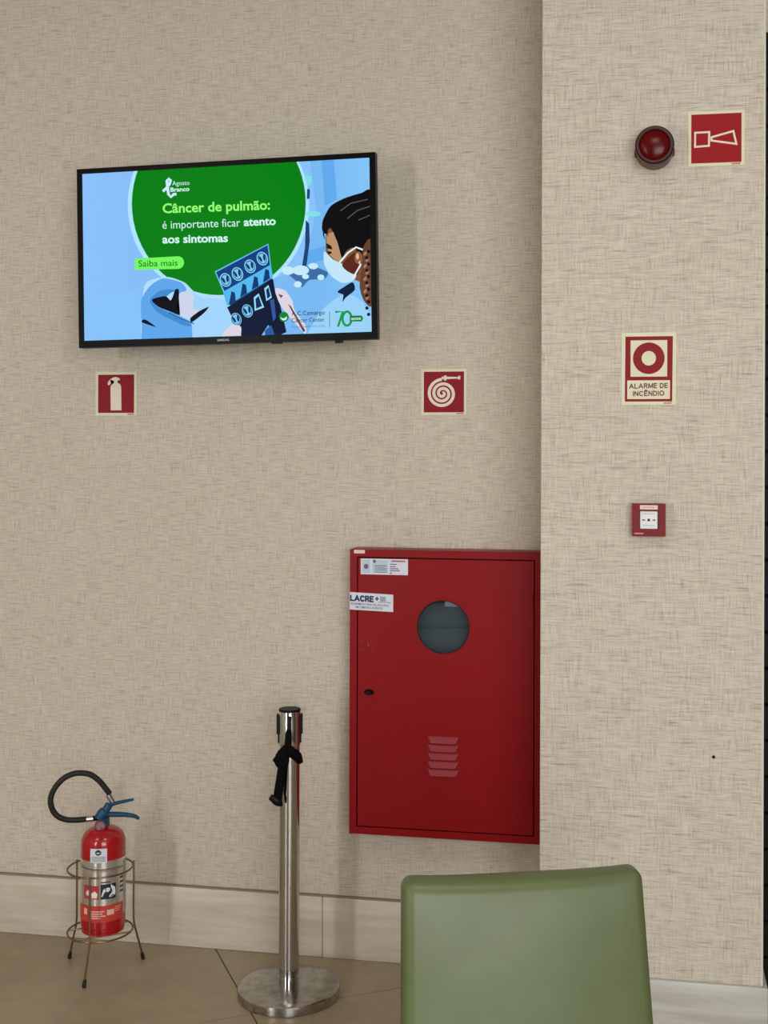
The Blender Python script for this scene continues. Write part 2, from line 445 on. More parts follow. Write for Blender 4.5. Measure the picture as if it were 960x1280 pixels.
# ------------------------------------------------------------------ hose cabinet
CXL, CXR, CZ0, CZ1, CD = -.9372, -.312, .4465, 1.370, .10
cab = thing('hose_cabinet', 'red enamelled fire hose cabinet with round window mounted beside the pillar', 'cabinet', (CXL, 0, CZ0))
cw, ch = CXR-CXL, CZ1-CZ0
def cl(x, z): return (x-CXL, z-CZ0)          # wall coords to cabinet coords
bm = B(); t = .004
box(bm, 0, cw, -.010, 0, 0, ch); box(bm, 0, t, -CD+.004, -.01, 0, ch); box(bm, cw-t, cw, -CD+.004, -.01, 0, ch)
box(bm, t, cw-t, -CD+.004, -.01, 0, t); box(bm, t, cw-t, -CD+.004, -.01, ch-t, ch)
obj('body', bm, M_red, cab)
fw_ = .0235
bm = B()      # mitred front frame
o4 = [(0, 0), (cw, 0), (cw, ch), (0, ch)]; i4 = [(fw_, fw_), (cw-fw_, fw_), (cw-fw_, ch-fw_), (fw_, ch-fw_)]
for k in range(4):
    j = (k+1) % 4
    prism(bm, [o4[k], o4[j], i4[j], i4[k]], -CD, -CD+.012)
    a, b = i4[k], i4[j]
bmesh.ops.remove_doubles(bm, verts=bm.verts, dist=1e-5)
obj('frame', bm, M_red, cab)
# inside liner
obj('liner', box(B(), .02, cw-.02, -.014, -.0105, .02, ch-.02), M_dark, cab)
# door with a round hole
dg = .004; dx0, dx1, dz0, dz1 = fw_+dg, cw-fw_-dg, fw_+dg, ch-fw_-dg
pcx, pcz = cl(-.6294, 1.1255); PR = .0862
def door_mesh():
    bm = B(); n = 64
    def outer(a):
        c, s = math.cos(a), math.sin(a); k = 1e9
        for lim, dd in ((dx1-pcx, c), (dx0-pcx, c), (dz1-pcz, s), (dz0-pcz, s)):
            if abs(dd) > 1e-9 and lim/dd > 0: k = min(k, lim/dd)
        return (pcx+c*k, pcz+s*k)
    angs = sorted([2*math.pi*i/n for i in range(n)]+[math.atan2(zz-pcz, xx-pcx) % (2*math.pi) for xx in (dx0, dx1) for zz in (dz0, dz1)])
    yf, yb = -CD-.0005, -CD+.0095
    IF = [bm.verts.new((pcx+PR*math.cos(a), yf, pcz+PR*math.sin(a))) for a in angs]
    IB = [bm.verts.new((pcx+PR*math.cos(a), yb, pcz+PR*math.sin(a))) for a in angs]
    OF = [bm.verts.new((outer(a)[0], yf, outer(a)[1])) for a in angs]
    OB = [bm.verts.new((outer(a)[0], yb, outer(a)[1])) for a in angs]
    m = len(angs)
    for i in range(m):
        j = (i+1) % m
        bm.faces.new((IF[i], IF[j], OF[j], OF[i])); bm.faces.new((IB[i], OB[i], OB[j], IB[j]))
        bm.faces.new((IF[i], IB[i], IB[j], IF[j])); bm.faces.new((OF[i], OF[j], OB[j], OB[i]))
    return bm
door = obj('door', door_mesh(), M_red, cab)
g = obj('window_pane', lathe(B(), [(0, CD-.006), (PR+.006, CD-.006), (PR+.006, CD-.009), (0, CD-.009)], 48, pcx, pcz, 'y'), M_glass, door)
rim = B(); tube(rim, [(pcx+(PR-.001)*math.cos(2*math.pi*i/48), -CD+.003, pcz+(PR-.001)*math.sin(2*math.pi*i/48)) for i in range(48)], .0022, 6, True)
obj('window_gasket', rim, M_rub, door, True)
# folded grey hose behind the glass
for k in range(2):
    bm = B(); zz = pcz-.062+.094*k
    pts = [(pcx-.13, -.034-.003*(k % 2), zz), (pcx+.13, -.034-.003*(k % 2), zz+.006)]
    tube(bm, pts, .048, 18, False, .3, (0, 1, 0))
    obj('hose_fold', bm, mat('hose_canvas', (132, 136, 142), .7), cab, True)
obj('inspection_card', prism(B(), [(pcx+.002, pcz+.064), (pcx+.046, pcz+.064), (pcx+.022, pcz+.086), (pcx+.002, pcz+.088)], -.0795, -.079), M_white, cab)
# louvres
lx0, lz1 = cl(-.6778, .7744); lx1, lz0 = cl(-.5786, .6431); lh = (lz1-lz0)/5
for k in range(5):
    zt = lz1-k*lh; zb = zt-lh*.93; bm = B(); y0 = -CD-.0006
    w = .011; vs = [(lx0, y0, zt), (lx1, y0, zt), (lx1-.001, y0, zb), (lx0+.001, y0, zb), (lx0+w, y0-.009, zb+.004), (lx1-w, y0-.009, zb+.004), (lx0+w*.6, y0-.002, zt-.003), (lx1-w*.6, y0-.002, zt-.003)]
    q = [bm.verts.new(v) for v in vs]
    for f in ((0, 1, 7, 6), (6, 7, 5, 4), (0, 6, 4, 3), (1, 2, 5, 7), (4, 5, 2, 3), (0, 3, 2, 1)): bm.faces.new([q[i] for i in f])
    obj('louvre', bm, M_redin, door)
# lock
kx, kz = cl(-.8718, .9084)
_lk = (lambda bm: [setattr(v.co, 'z', kz+(v.co.z-kz)*.6) for v in bm.verts] and bm)
lk = obj('lock', _lk(lathe(B(), [(.0165, CD), (.0165, CD+.003), (.013, CD+.005), (.012, CD+.012), (.010, CD+.014), (0, CD+.014)], 24, kx, kz, 'y')), M_black, door, True)
# hinges
for zz in (1.2149, .6045):
    hx, hz = cl(-.3425, zz)
    bm = B(); lathe(bm, [(0, hz-.028), (.0042, hz-.028), (.0042, hz+.028), (0, hz+.028)], 12, hx, -CD-.002)
    obj('hinge', bm, M_red, door, True)
# stickers
def sticker(name, x0, z0, x1, z1, y, m, parent, M=cl, skew=0):
    a, b = M(x0, z0), M(x1, z1)
    return obj(name, prism(B(), [(a[0], a[1]), (b[0], a[1]-skew), (b[0], b[1]-skew), (a[0], b[1])], y-.0003, y), m, parent)
yf = -CD-.0006
st = sticker('inspection_label', -.9011, 1.2898, -.7449, 1.341, yf, M_paper, door)
def LB(u, v): a = cl(-.9011, 1.341); return (a[0]+u*.1562, a[1]-v*.0512)
bm = B()
for u0, v0, u1, v1 in ((.03, .08, .2, .92), (.25, .1, .58, .9), (.62, .12, .97, .2)): flatpoly(bm, rect(u0, v0, u1, v1), yf-.0005, LB)
obj('label_panel', bm, M_paperb, door)
bm = B()
flatpoly(bm, [(.29, .02), (.33, .16), (.29, .3), (.25, .16)], yf-.0008, LB)
for v in (.42, .56, .68, .82):
    flatpoly(bm, rect(.30, v, .55, v+.045), yf-.0008, LB)
for v, e in ((.3, .76), (.45, .74), (.58, .8), (.70, .83)): flatpoly(bm, rect(.62, v, e, v+.06), yf-.0008, LB)
flatpoly(bm, rect(.62, .85, .665, .93), yf-.0008, LB); flatpoly(bm, ell(.115, .5, .05, .16), yf-.0008, LB)
obj('label_print', bm, M_inkg, door)
obj('label_heading', flatpoly(B(), rect(.65, .09, .94, .17), yf-.0008, LB), mat('ink_pinkred', (170, 70, 84), .5), door)
obj('seal_label', prism(B(), [cl(-.9376, 1.1745), cl(-.7932, 1.1700), cl(-.7932, 1.2258), cl(-.9376, 1.2312)], yf-.0006, yf), M_paper, door)['label'] = 'white seal label lettered in navy'
obj('seal_label_return', prism(B(), [cl(-.9381, 1.1745), cl(-.9372, 1.1745), cl(-.9372, 1.2312), cl(-.9381, 1.2312)], -.1012, -.07), M_paper, cab)
def LC(u, v): a = cl(-.9376, 1.2312); return (a[0]+u*.1444, a[1]-v*.0567-u*.0050)
bm = B(); yl = yf-.0010
stroke_text(bm, 'LACRE', (4, 26.5), (78, 26.5), 15.5, yl, 2.6, lambda u, v: LC(u/144.4, v/56.7))
obj('seal_heading', bm, M_ink, door)
bm = B()
text(bm, 'EQUIPAMENTO PARA USO EXCLUSIVO', (.03, .71), (.9, .71), .12, yl, .012, LC, True)
text(bm, 'EM COMBATE A INCÊNDIO', (.14, .89), (.76, .89), .12, yl, .012, LC, True)
flatpoly(bm, [(.63, .16), (.675, .29), (.63, .42), (.585, .29)], yl, LC)
for v in (.18, .27, .36): flatpoly(bm, rect(.70, v, .83, v+.05), yl, LC)
flatpoly(bm, rect(.66, .46, .95, .49), yl, LC)
obj('seal_print', bm, mat('ink_slate', (70, 88, 118), .5), door)
sticker('beige_tag', -.9239, 1.3572, -.8876, 1.3686, -CD, M_peach, cab)
bm = B()
for k in range(16): flatpoly(bm, ell(*cl(-.905+random.random()*.05, 1.04+random.random()*.05), .0006+random.random()*.0009, n=6), yf-.0001)
obj('paint_scratches', bm, mat('scratch_pale', (176, 110, 110), .6), door)

# ------------------------------------------------------------------ signs
SG = 'fire safety signs on the papered walls'
def sign(name, label, x, z, w, h, y, red):
    t = thing(name, label, 'sign', (x, y, z), group=SG)     # (x, z): lower left corner
    obj('plate', box(B(), 0, w, -.003, 0, 0, h, .0006, 1), M_cream, t)
    return t
YA, YB = -.0034, -.0038
# extinguisher sign
s = sign('extinguisher_sign', 'small red square sign with white extinguisher pictogram under the television', -1.8685, 1.808, .152, .152, 0, M_signred)
obj('red_field', flatpoly(B(), rect(.010, .010, .142, .142), YA), M_signred, s)
def MS(u, v): return ((u-180)/510*.152, .152-(v-240)/527*.152)     # from the enlarged view of the sign
bm = B()
flatpoly(bm, [(370, 702), (366, 430), (376, 396), (408, 376), (412, 352), (378, 372), (352, 402), (331, 396), (334, 366), (360, 330), (400, 308), (440, 302), (484, 322), (478, 342), (452, 346), (456, 374), (486, 388), (498, 420), (502, 702)], YB, MS)
obj('pictogram', bm, M_pict, s)
obj('maker_mark', flatpoly(B(), rect(.118, .003, .141, .008), YB), M_mark, s)
# hose sign
s = sign('hose_sign', 'small red square sign with white coiled hose pictogram above the cabinet', -.7216, 1.8085, .152, .152, 0, M_signred)
obj('red_field', flatpoly(B(), rect(.009, .009, .143, .143), YA), M_signred, s)
def MH(u, v): return ((u-258)/540*.152, .152-(v-205)/553*.152)
sp = []
r_out, r_in, turns = 170, 8, 2.95
for i in range(120):
    t_ = i/119; a = -math.pi/2-.06-t_*turns*2*math.pi; r = r_out+(r_in-r_out)*t_
    sp.append((512+r*math.cos(a)+8*(1-t_)*0, 500+(r*math.sin(a))))
bm = B(); flatstrip(bm, sp, 18, YB, MH)
flatpoly(bm, rect(502, 298, 535, 330), YB, MH); flatpoly(bm, rect(530, 284, 557, 344), YB, MH)
flatpoly(bm, [(557, 298), (697, 304), (697, 322), (557, 328)], YB, MH); flatpoly(bm, rect(697, 290, 722, 334), YB, MH)
obj('pictogram', bm, M_pict, s)
obj('maker_mark', flatpoly(B(), rect(.118, .003, .142, .007), YB), M_mark, s)
# horn sign
s = sign('horn_sign', 'red square sign with white horn outline beside the siren on the pillar', .1222, 2.4949, .1556, .1556, PY, M_signred2)
obj('red_field', flatpoly(B(), rect(.009, .009, .1466, .1466), YA), M_signred2, s)
def MN(u, v): return ((u-480)/378*.1556, .1556-(v+(u-480)*.041-104)/372*.1556)
bm = B()
def outline(pts, w):
    n = len(pts)
    def off(d):
        res = []
        for i in range(n):
            a, p, c = (np.array(pts[(i+k) % n], float) for k in (-1, 0, 1))
            n1 = np.array([-(p-a)[1], (p-a)[0]])/np.linalg.norm(p-a); n2 = np.array([-(c-p)[1], (c-p)[0]])/np.linalg.norm(c-p)
            res.append(tuple(p+(n1+n2)*d/(1+n1@n2)))
        return res
    o_, i_ = ([bm.verts.new((q[0], YB, q[1])) for q in (MN(*p) for p in off(d))] for d in (-w, w))
    for k in range(n): bm.faces.new((o_[k], o_[(k+1) % n], i_[(k+1) % n], i_[k]))
outline([(528, 246), (622, 241), (620, 333), (527, 341)], 6.5)
outline([(637, 276), (782, 234), (802, 320), (637, 298)], 6.5)
obj('pictogram', bm, M_pict, s)
obj('maker_mark', flatpoly(B(), rect(.119, .0025, .144, .0075), YB), M_mark, s)
# alarm sign
aw, ah = .1535, .2065
s = sign('fire_alarm_sign', 'cream and red sign lettered ALARME DE INCÊNDIO on the pillar', -.0614, 1.8234, aw, ah, PY, M_signred)
def MA(u, v): return ((u-158)/667*aw, ah-(v-152)/872*ah)
obj('red_frame', flatpoly(B(), [(206, 200), (782, 200), (775, 980), (201, 980)], YA, MA), M_signred, s)
bm = B(); flatpoly(bm, rect(270, 246, 714, 682), YB, MA); flatpoly(bm, rect(230, 726, 748, 950), YB, MA)
obj('cream_panel', bm, M_cream, s)
bm = B()
o_ = [bm.verts.new((p[0], YB-.0004, p[1])) for p in (MA(*q) for q in ell(491, 462, 192, 189, 48))]
i_ = [bm.verts.new((p[0], YB-.0004, p[1])) for p in (MA(*q) for q in ell(491, 462, 87, 87, 48))]
for k in range(48): bm.faces.new((o_[k], o_[(k+1) % 48], i_[(k+1) % 48], i_[k]))
obj('ring_symbol', bm, M_signred, s)
bm = B(); stroke_text(bm, 'ALARME DE', (258, 820), (718, 814), 50, YB-.0004, 6.2, MA); stroke_text(bm, 'INCÊNDIO', (304, 910), (674, 905), 50, YB-.0004, 6.2, MA)
obj('lettering', bm, M_inkred, s)
obj('maker_mark', flatpoly(B(), rect(675, 990, 770, 1008), YB, MA), M_mark, s)

# ------------------------------------------------------------------ siren
t = thing('fire_siren', 'round dark red alarm siren with clear red lens on the pillar', 'siren', (.0292, PY, 2.5415))
obj('base', lathe(B(), [(0, 0), (.051, 0), (.052, .004), (.052, .046), (.0535, .048), (.0535, .058), (.050, .062), (0, .062)], 44, 0, 0, 'y'), M_siren, t, True)
for sx in (-1, 1): obj('fixing_lug', box(B(), sx*.0525-.003, sx*.0525+.003, -.045, -.012, -.018, -.002, .0015, 1), M_siren, t)
bm = B(); lathe(bm, [(.046, .06), (.0535, .060), (.0535, .082), (.050, .086), (.043, .086), (.0425, .080)], 44, 0, 0, 'y')
col_ = obj('ribbed_collar', bm, mat('siren_collar', (54, 6, 10), .35, spec=.3), t, True)
bm = B()
for k in range(44):
    a = 2*math.pi*k/44; x, z = .0475*math.cos(a), .0475*math.sin(a)
    box(bm, x-.0012, x+.0012, -.0875, -.084, z-.0012, z+.0012)
obj('rib_dots', bm, mat('siren_rib', (52, 10, 14), .4), col_)
bm = B(); prof = [(.043, .080)]+[(.043*math.cos(a), .080+.014*math.sin(a)) for a in [k*math.pi/2/8 for k in range(1, 8)]]+[(0, .094)]
obj('lens', lathe(bm, prof, 40, 0, 0, 'y'), M_lens, t, True)
for dx in (-.012, .012): obj('flash_tube', lathe(B(), [(0, .062), (.004, .062), (.004, .078), (0, .080)], 12, dx, .016, 'y'), mat('flash_tube', (220, 140, 110), .3), t, True)

# ------------------------------------------------------------------ manual call point
t = thing('manual_call_point', 'small square red break glass call point on the pillar', 'call point', (.0165, PY, 1.454))
w = .0465; bm = B()
box(bm, -w, w, -.022, 0, .002, .090, .003, 2); obj('back_box', bm, mat('callpoint_red', (124, 16, 28), .45, spec=.25), t, True)
bm = B()     # front fascia with an opening
for a in ((-w, w, -.040, -.022, .072, .092), (-w, w, -.040, -.022, 0, .020), (-w, -.026, -.040, -.022, .020, .072), (.026, w, -.040, -.022, .020, .072)): box(bm, *a)
bmesh.ops.remove_doubles(bm, verts=bm.verts, dist=1e-5)
obj('fascia', bm, mat('callpoint_red', (124, 16, 28), .45), t)
obj('recess', box(B(), -.026, .026, -.0305, -.022, .020, .072), M_black, t)
p = obj('break_element', box(B(), -.0245, .0245, -.034, -.0305, .0205, .0705, .001, 1), M_white, t)
bm = B(); lathe(bm, [(0, .0344), (.0042, .0344), (0, .0346)], 18, 0, .0455, 'y')
flatpoly(bm, [(-.018, .0475), (-.010, .0468), (-.010, .0442), (-.018, .0435)], -.0345); flatpoly(bm, [(.018, .0475), (.010, .0468), (.010, .0442), (.018, .0435)], -.0345)
obj('press_symbol', bm, M_navy, p)
for zz in (.062, .0295): obj('print_line', flatpoly(B(), rect(-.017, zz, .017, zz+.002), -.0344), mat('ink_palegrey', (176, 192, 196), .5), p)
obj('label_strip', box(B(), -.0245, .0245, -.0412, -.040, .0755, .0875), M_peach, t)
obj('label_print', flatpoly(B(), rect(-.016, .081, .016, .0825), -.0414), mat('ink_rust', (180, 120, 100), .5), t)
obj('logo', flatpoly(B(), rect(-.040, .006, -.0145, .0098), -.0402), mat('logo_pink', (230, 130, 132), .5), t)
# dark screw in the pillar
t = thing('wall_screw', 'tiny dark screw head low on the pillar', 'screw', (.198, PY, .834))
obj('screw_head', lathe(B(), [(0, .0), (.0045, 0), (.0045, .002), (.003, .0035), (0, .0035)], 12, 0, 0, 'y'), M_black, t)

# ------------------------------------------------------------------ television
TVX, TVZ = -1.3278, 2.3279
TW, TH = 1.005, .5885
tv = thing('television', 'flat black wall television showing a green and blue health campaign', 'television', (TVX+.003, -.21, TVZ-.5*TH), ry=-.0172)
def homog(src, dst):
    A = []
    for (x, y), (u, v) in zip(src, dst):
        A.append([x, y, 1, 0, 0, 0, -u*x, -u*y, -u]); A.append([0, 0, 0, x, y, 1, -v*x, -v*y, -v])
    h = np.linalg.svd(np.array(A, float))[2][-1].reshape(3, 3)
    def f(x, y):
        q = h @ np.array([x, y, 1.]); return (q[0]/q[2], q[1]/q[2])
    return f
MT = homog([(35, 98), (891, 43), (898, 580), (48, 605)], [(-TW/2, TH), (TW/2, TH), (TW/2, 0), (-TW/2, 0)])
SX0, SX1, SZ0, SZ1 = -TW/2+.0185, TW/2-.019, .0235, TH-.0165
bm = B()
for a in ((-TW/2, TW/2, SZ1, TH), (-TW/2, TW/2, 0, SZ0), (-TW/2, SX0, SZ0, SZ1), (SX1, TW/2, SZ0, SZ1)): box(bm, a[0], a[1], -.003, .028, a[2], a[3])
bmesh.ops.remove_doubles(bm, verts=bm.verts, dist=1e-5)
obj('bezel', bm, M_blackg, tv)
bm = B(); box(bm, -TW/2+.012, TW/2-.012, .0285, .050, .012, TH-.012, .008, 2); obj('back_cover', bm, M_black, tv)
obj('mount_plate', box(B(), -.2, .2, .050, .058, .17, .43), M_black, tv)
bm = B(); tube(bm, [(-.08, .058, .3), (.08, .13, .3), (-.02, .195, .3)], .018, 8); obj('swing_arm', bm, M_black, tv)
obj('wall_plate', box(B(), -.09, .05, .195, .209, .2, .4), M_black, tv)
def em(name, rgb, k=.9): return mat('screen_'+name, (2, 2, 3), .3, spec=.04, emit=rgb, estr=k*1.08)
def screenbg():
    m = em('backdrop', (122, 186, 250)); nt, b, N, L = nodes(m)
    tc = N('ShaderNodeTexCoord').outputs['Object']; sx = N('ShaderNodeSeparateXYZ'); L(tc, sx.inputs[0])
    r = ramp(nt, [(0, (142, 196, 255)), (.35, (132, 190, 250)), (.8, (120, 186, 246)), (1, (134, 200, 252))])
    L(mth(nt, 'ADD', mth(nt, 'MULTIPLY', sx.outputs[0], 1/TW), .5), r.inputs[0]); L(r.outputs[0], b.inputs['Emission Color'])
    return m
scr = obj('screen', box(B(), SX0, SX1, -.0004, .02, SZ0, SZ1), screenbg(), tv)
scr['label'] = 'lit screen with a campaign picture'
layer = [0]
def clipS(pts):
    q = clip(pts, SX0, SX1, SZ0, SZ1); return q
SOFT = ('gown', 'scanner', 'face', 'hair', 'mask', 'neck', 'arm', 'coat', 'braid', 'collar', 'tray')
def rounded(p, sub=5):
    out = []; n = len(p)
    for i in range(n):
        p0, p1, p2, p3 = (np.array(p[(i+k) % n], float) for k in (-1, 0, 1, 2))
        for k in range(sub):
            out.append(tuple(herm(p1, p2, (p2-p0)*.38, (p3-p1)*.38, k/sub)))
    return out
def herm(a, b, ta_, tb_, t_):
    return (2*t_**3-3*t_**2+1)*a+(t_**3-2*t_**2+t_)*ta_+(-2*t_**3+3*t_**2)*b+(t_**3-t_**2)*tb_
def pic(name, rgb, *polys, k=.9, strips=(), texts=()):
    """flat printed colour areas of the screen picture, outlines in the enlarged view's pixels"""
    layer[0] += 1; y = -.0006-.00006*layer[0]; m = em('%02x%02x%02x' % rgb, rgb, k)
    for pg in polys:
        q = clipS([MT(*p) for p in (rounded(pg) if name in SOFT else pg)])
        if len(q) > 2: obj(name, flatpoly(B(), q, y), m, scr)
    for pts, w_ in strips: obj(name, flatstrip(B(), pts, w_, y, MT), m, scr)
    for body, a, b, cap, bold in texts: obj(name, text(B(), body, a, b, cap, y, bold, MT, True), m, scr)
def arc(cx, cy, rx, ry, a0, a1, n=24): return ell(cx, cy, rx, ry, n, math.radians(a0), math.radians(a1))
# backdrop of the clinic room
pic('clinic_wall', (136, 197, 252), [(50, 470), (215, 440), (240, 590), (62, 590)], [(560, 70), (700, 60), (720, 200), (690, 380), (560, 420)])
pic('clinic_wall', (98, 172, 238), [(735, 65), (770, 62), (780, 180), (745, 200)], [(690, 330), (760, 310), (770, 345), (690, 370)])
pic('halo', (176, 232, 255), arc(440, 196, 260, 268, 0, 360, 60))
pic('green_disc', (0, 128, 16), arc(441, 192, 249, 263, 0, 360, 64))
# lamp arm and tray behind
pic('lamp_arm', (30, 66, 120), [(690, 240), (700, 250), (702, 300), (692, 375), (680, 370), (688, 320)], [(694, 150), (702, 152), (701, 178), (693, 180)])
pic('lamp_head', (130, 226, 236), ell(712, 222, 22, 8), [(690, 110), (708, 116), (704, 140), (692, 138)])
pic('tray', (60, 110, 170), [(640, 390), (700, 372), (752, 388), (745, 408), (700, 412), (680, 432), (660, 412)])
pic('tray_items', (198, 236, 250), ell(640, 385, 18, 12), ell(676, 384, 24, 14), ell(712, 372, 14, 9), ell(668, 424, 11, 9), ell(734, 404, 10, 8), ell(690, 402, 10, 7))
# patient
pic('gown', (182, 224, 255), [(230, 430), (262, 408), (300, 404), (345, 420), (372, 446), (410, 462), (452, 456), (480, 480), (505, 575), (500, 590), (250, 590), (222, 545)])
pic('scanner', (96, 168, 236), [(222, 470), (246, 430), (282, 408), (332, 418), (350, 440), (330, 455), (300, 442), (268, 470), (300, 500), (368, 535), (376, 588), (236, 588), (224, 545)])
pic('scanner', (66, 140, 214), [(246, 470), (276, 442), (318, 440), (300, 452), (268, 466), (262, 484), (300, 505), (366, 540), (340, 540), (270, 505)])
pic('gown', (164, 214, 255), [(345, 445), (372, 450), (412, 470), (460, 470), (484, 560), (478, 588), (376, 588), (370, 540), (392, 500)])
pic('face', (208, 214, 236), [(330, 450), (360, 446), (372, 462), (366, 488), (384, 500), (366, 520), (340, 512), (322, 498)])
pic('hair', (8, 12, 22), [(252, 468), (290, 458), (306, 470), (318, 440), (328, 440), (328, 470), (322, 490), (332, 512), (300, 500), (270, 488)], [(362, 520), (388, 500), (414, 488), (400, 506), (366, 532)], [(224, 532), (262, 545), (258, 540), (232, 524)])
pic('gown_edge', (40, 90, 150), strips=[([(300, 505), (340, 524), (372, 536)], 1.5)])
# film sheet
pic('film_edge', (110, 196, 240), [(430, 388), (583, 308), (600, 440), (480, 506)])
pic('film', (14, 62, 128), [(434, 390), (581, 312), (597, 438), (482, 498)])
pic('film_row', (86, 186, 244), [(454, 446), (590, 368), (597, 404), (466, 486)])
pic('film', (6, 20, 52), [(466, 490), (597, 408), (604, 450), (618, 484), (636, 560), (606, 574), (584, 540), (560, 576), (512, 576), (498, 556)])
cells = [(461, 412), (495, 395), (531, 373), (566, 351)]
pic('scan', (136, 214, 248), *[ell(x, y, 16, 20, 20, rot=-.35) for x, y in cells], *[ell(x, y, 15, 19, 20, rot=-.35) for x, y in ((492, 524), (524, 500))])
CC = cells+[(492, 524), (524, 500)]
pic('scan', (14, 62, 120), *[ell(x, y, 13, 17, 18, rot=-.35) for x, y in CC])
pic('scan', (120, 204, 244), *[ell(x, y, 11, 14.5, 18, rot=-.35) for x, y in CC])
pic('scan', (10, 44, 98), *[ell(x+sg*5.6, y-sg*2-1, 3.6, 9.5, 12, rot=-.35+sg*.2) for x, y in CC for sg in (-1, 1)])
pic('scan', (12, 56, 112), *[[(x-9, y+22), (x-2, y-18), (x+8, y-14), (x+11, y+10)] for x, y in ((480, 462), (512, 440), (545, 419), (577, 398))])
pic('scan', (150, 222, 250), [(545, 500), (542, 462), (556, 450), (572, 490)], [(578, 472), (572, 436), (584, 426), (594, 462)])
pic('scan', (8, 40, 96), [(549, 494), (547, 466), (556, 457), (566, 486)], [(581, 466), (577, 440), (584, 433), (590, 458)])
pic('film_glint', (40, 90, 160), [(588, 470), (600, 466), (606, 520), (598, 530)], [(574, 556), (592, 540), (604, 572), (576, 574)])
# carer's hand and arm
pic('arm', (222, 216, 228), [(604, 436), (632, 442), (652, 470), (660, 500), (690, 540), (690, 566), (660, 534), (630, 500), (612, 470)], [(452, 570), (478, 540), (506, 545), (500, 580)])
pic('arm_shade', (96, 70, 78), [(640, 480), (648, 486), (690, 556), (684, 560)], [(612, 452), (626, 456), (620, 464)])
# carer in a mask
pic('coat', (156, 212, 252), [(700, 560), (735, 500), (800, 452), (850, 470), (880, 520), (880, 575), (690, 578)])
pic('collar', (16, 30, 62), [(782, 446), (800, 432), (826, 418), (832, 440), (806, 462), (796, 476), (802, 456)])
pic('face', (128, 84, 52), [(752, 270), (790, 250), (880, 300), (880, 420), (830, 410), (780, 385), (752, 340), (748, 310)])
pic('face', (188, 146, 108), [(752, 282), (772, 276), (790, 300), (800, 340), (786, 360), (762, 342), (752, 318)])
pic('mask', (196, 232, 252), [(744, 330), (768, 352), (800, 368), (836, 394), (826, 414), (796, 420), (764, 400), (744, 366)])
pic('neck', (92, 40, 26), [(796, 366), (836, 330), (850, 350), (840, 396), (810, 386)])
pic('hair', (12, 10, 14), [(738, 270), (740, 240), (762, 200), (800, 178), (850, 162), (880, 160), (880, 330), (846, 336), (828, 318), (806, 330), (796, 352), (786, 318), (776, 286), (760, 262), (750, 280)])
pic('brow', (30, 20, 18), [(750, 306), (764, 314), (768, 324), (752, 322)], [(752, 330), (764, 330), (766, 336), (756, 338)])
pic('mask_strap', (230, 242, 250), strips=[([(788, 362), (812, 334), (836, 318), (858, 326)], 2.6), ([(826, 408), (850, 366)], 2.4)])
pic('ear', (150, 92, 64), ell(842, 348, 11, 18))
pic('ear_shade', (226, 190, 160), ell(840, 344, 4, 9), ell(846, 362, 3, 5))
pic('braid', (104, 66, 50), [(856, 320), (880, 300), (882, 480), (858, 470), (846, 430), (852, 380)])
pic('braid_light', (168, 126, 100), *[ell(862+6*(k % 2), 336+k*18, 4, 7, 10, rot=.6) for k in range(8)])
pic('braid_shade', (34, 18, 14), *[ell(872-5*(k % 2), 330+k*18, 5, 5, 10) for k in range(11)])
pic('hair_light', (92, 88, 92), strips=[([(790, 214), (820, 192), (870, 180)], 1.3), ([(810, 236), (840, 212), (876, 200)], 1.3), ([(842, 240), (876, 226)], 1.2)])
pic('fringe', (12, 10, 14), strips=[([(744, 262), (742, 282), (746, 296)], [3, 2, .6]), ([(752, 258), (752, 276), (756, 288)], [3, 2, .6]), ([(772, 268), (780, 292), (790, 316)], [4, 3, 1])])
# lettering
GL, WH = (150, 255, 118), (206, 250, 238)
pic('heading', GL, texts=[('Câncer de pulmão:', (281, 222), (588, 210), 27, .022)])
pic('heading', WH, texts=[('é importante ficar', (281, 267), (503, 259), 23, 0), ('atento', (513, 258), (605, 254), 23, .028), ('aos sintomas', (281, 308), (468, 303), 23, .028), ('Agosto', (308, 143), (357, 141), 13, 0), ('Branco', (303, 161), (357, 158), 12, .03)])
pic('ribbon', (206, 238, 255), strips=[([(281, 160), (292, 150), (300, 138), (303, 128), (298, 124), (292, 130), (294, 146), (297, 168), (304, 176), (312, 168), (320, 168)], 4)])
pic('button', (118, 250, 96), [(203, 352)]+arc(326, 363, 17, 18, -90, 90, 14)+[(203, 384)])
pic('button_text', (16, 104, 26), texts=[('Saiba mais', (214, 375), (325, 372), 18, .004)])
# sponsor line
pic('logo', (10, 132, 54), ell(629, 517, 13.5, 14.5)); pic('logo', (214, 246, 240), arc(629, 519, 9, 8, 10, 170)+arc(627, 513, 9, 8, 170, 10))
pic('sponsor', (40, 60, 84), texts=[('A.C.Camargo', (651, 513), (746, 510), 12, .01), ('Cancer Center', (651, 533), (746, 530), 12, .006)])
pic('sponsor', (84, 118, 150), [(759, 502), (761, 502), (761, 546), (759, 546)], texts=[('Especializado em Vida', (651, 548), (746, 545), 6, 0)])
pic('anniversary', (14, 160, 70), strips=[([(776, 503), (798, 502), (784, 545)], 3.2), ([(810+13*math.cos(a), 522+20*math.sin(a)) for a in [k*math.pi/10 for k in range(21)]], 3.4)])
pic('anniversary', (10, 128, 56), [(818, 514), (852, 513), (857, 521), (852, 530), (818, 530)]); pic('anniversary', (214, 246, 240), texts=[('anos', (822, 526), (850, 525), 9, .02)])
bm = B(); text(bm, 'SAMSUNG', (-.026, .0085), (.014, .0085), .007, -.0034, .02)
obj('maker_logo', bm, mat('logo_silver', (190, 196, 200), .4), tv)
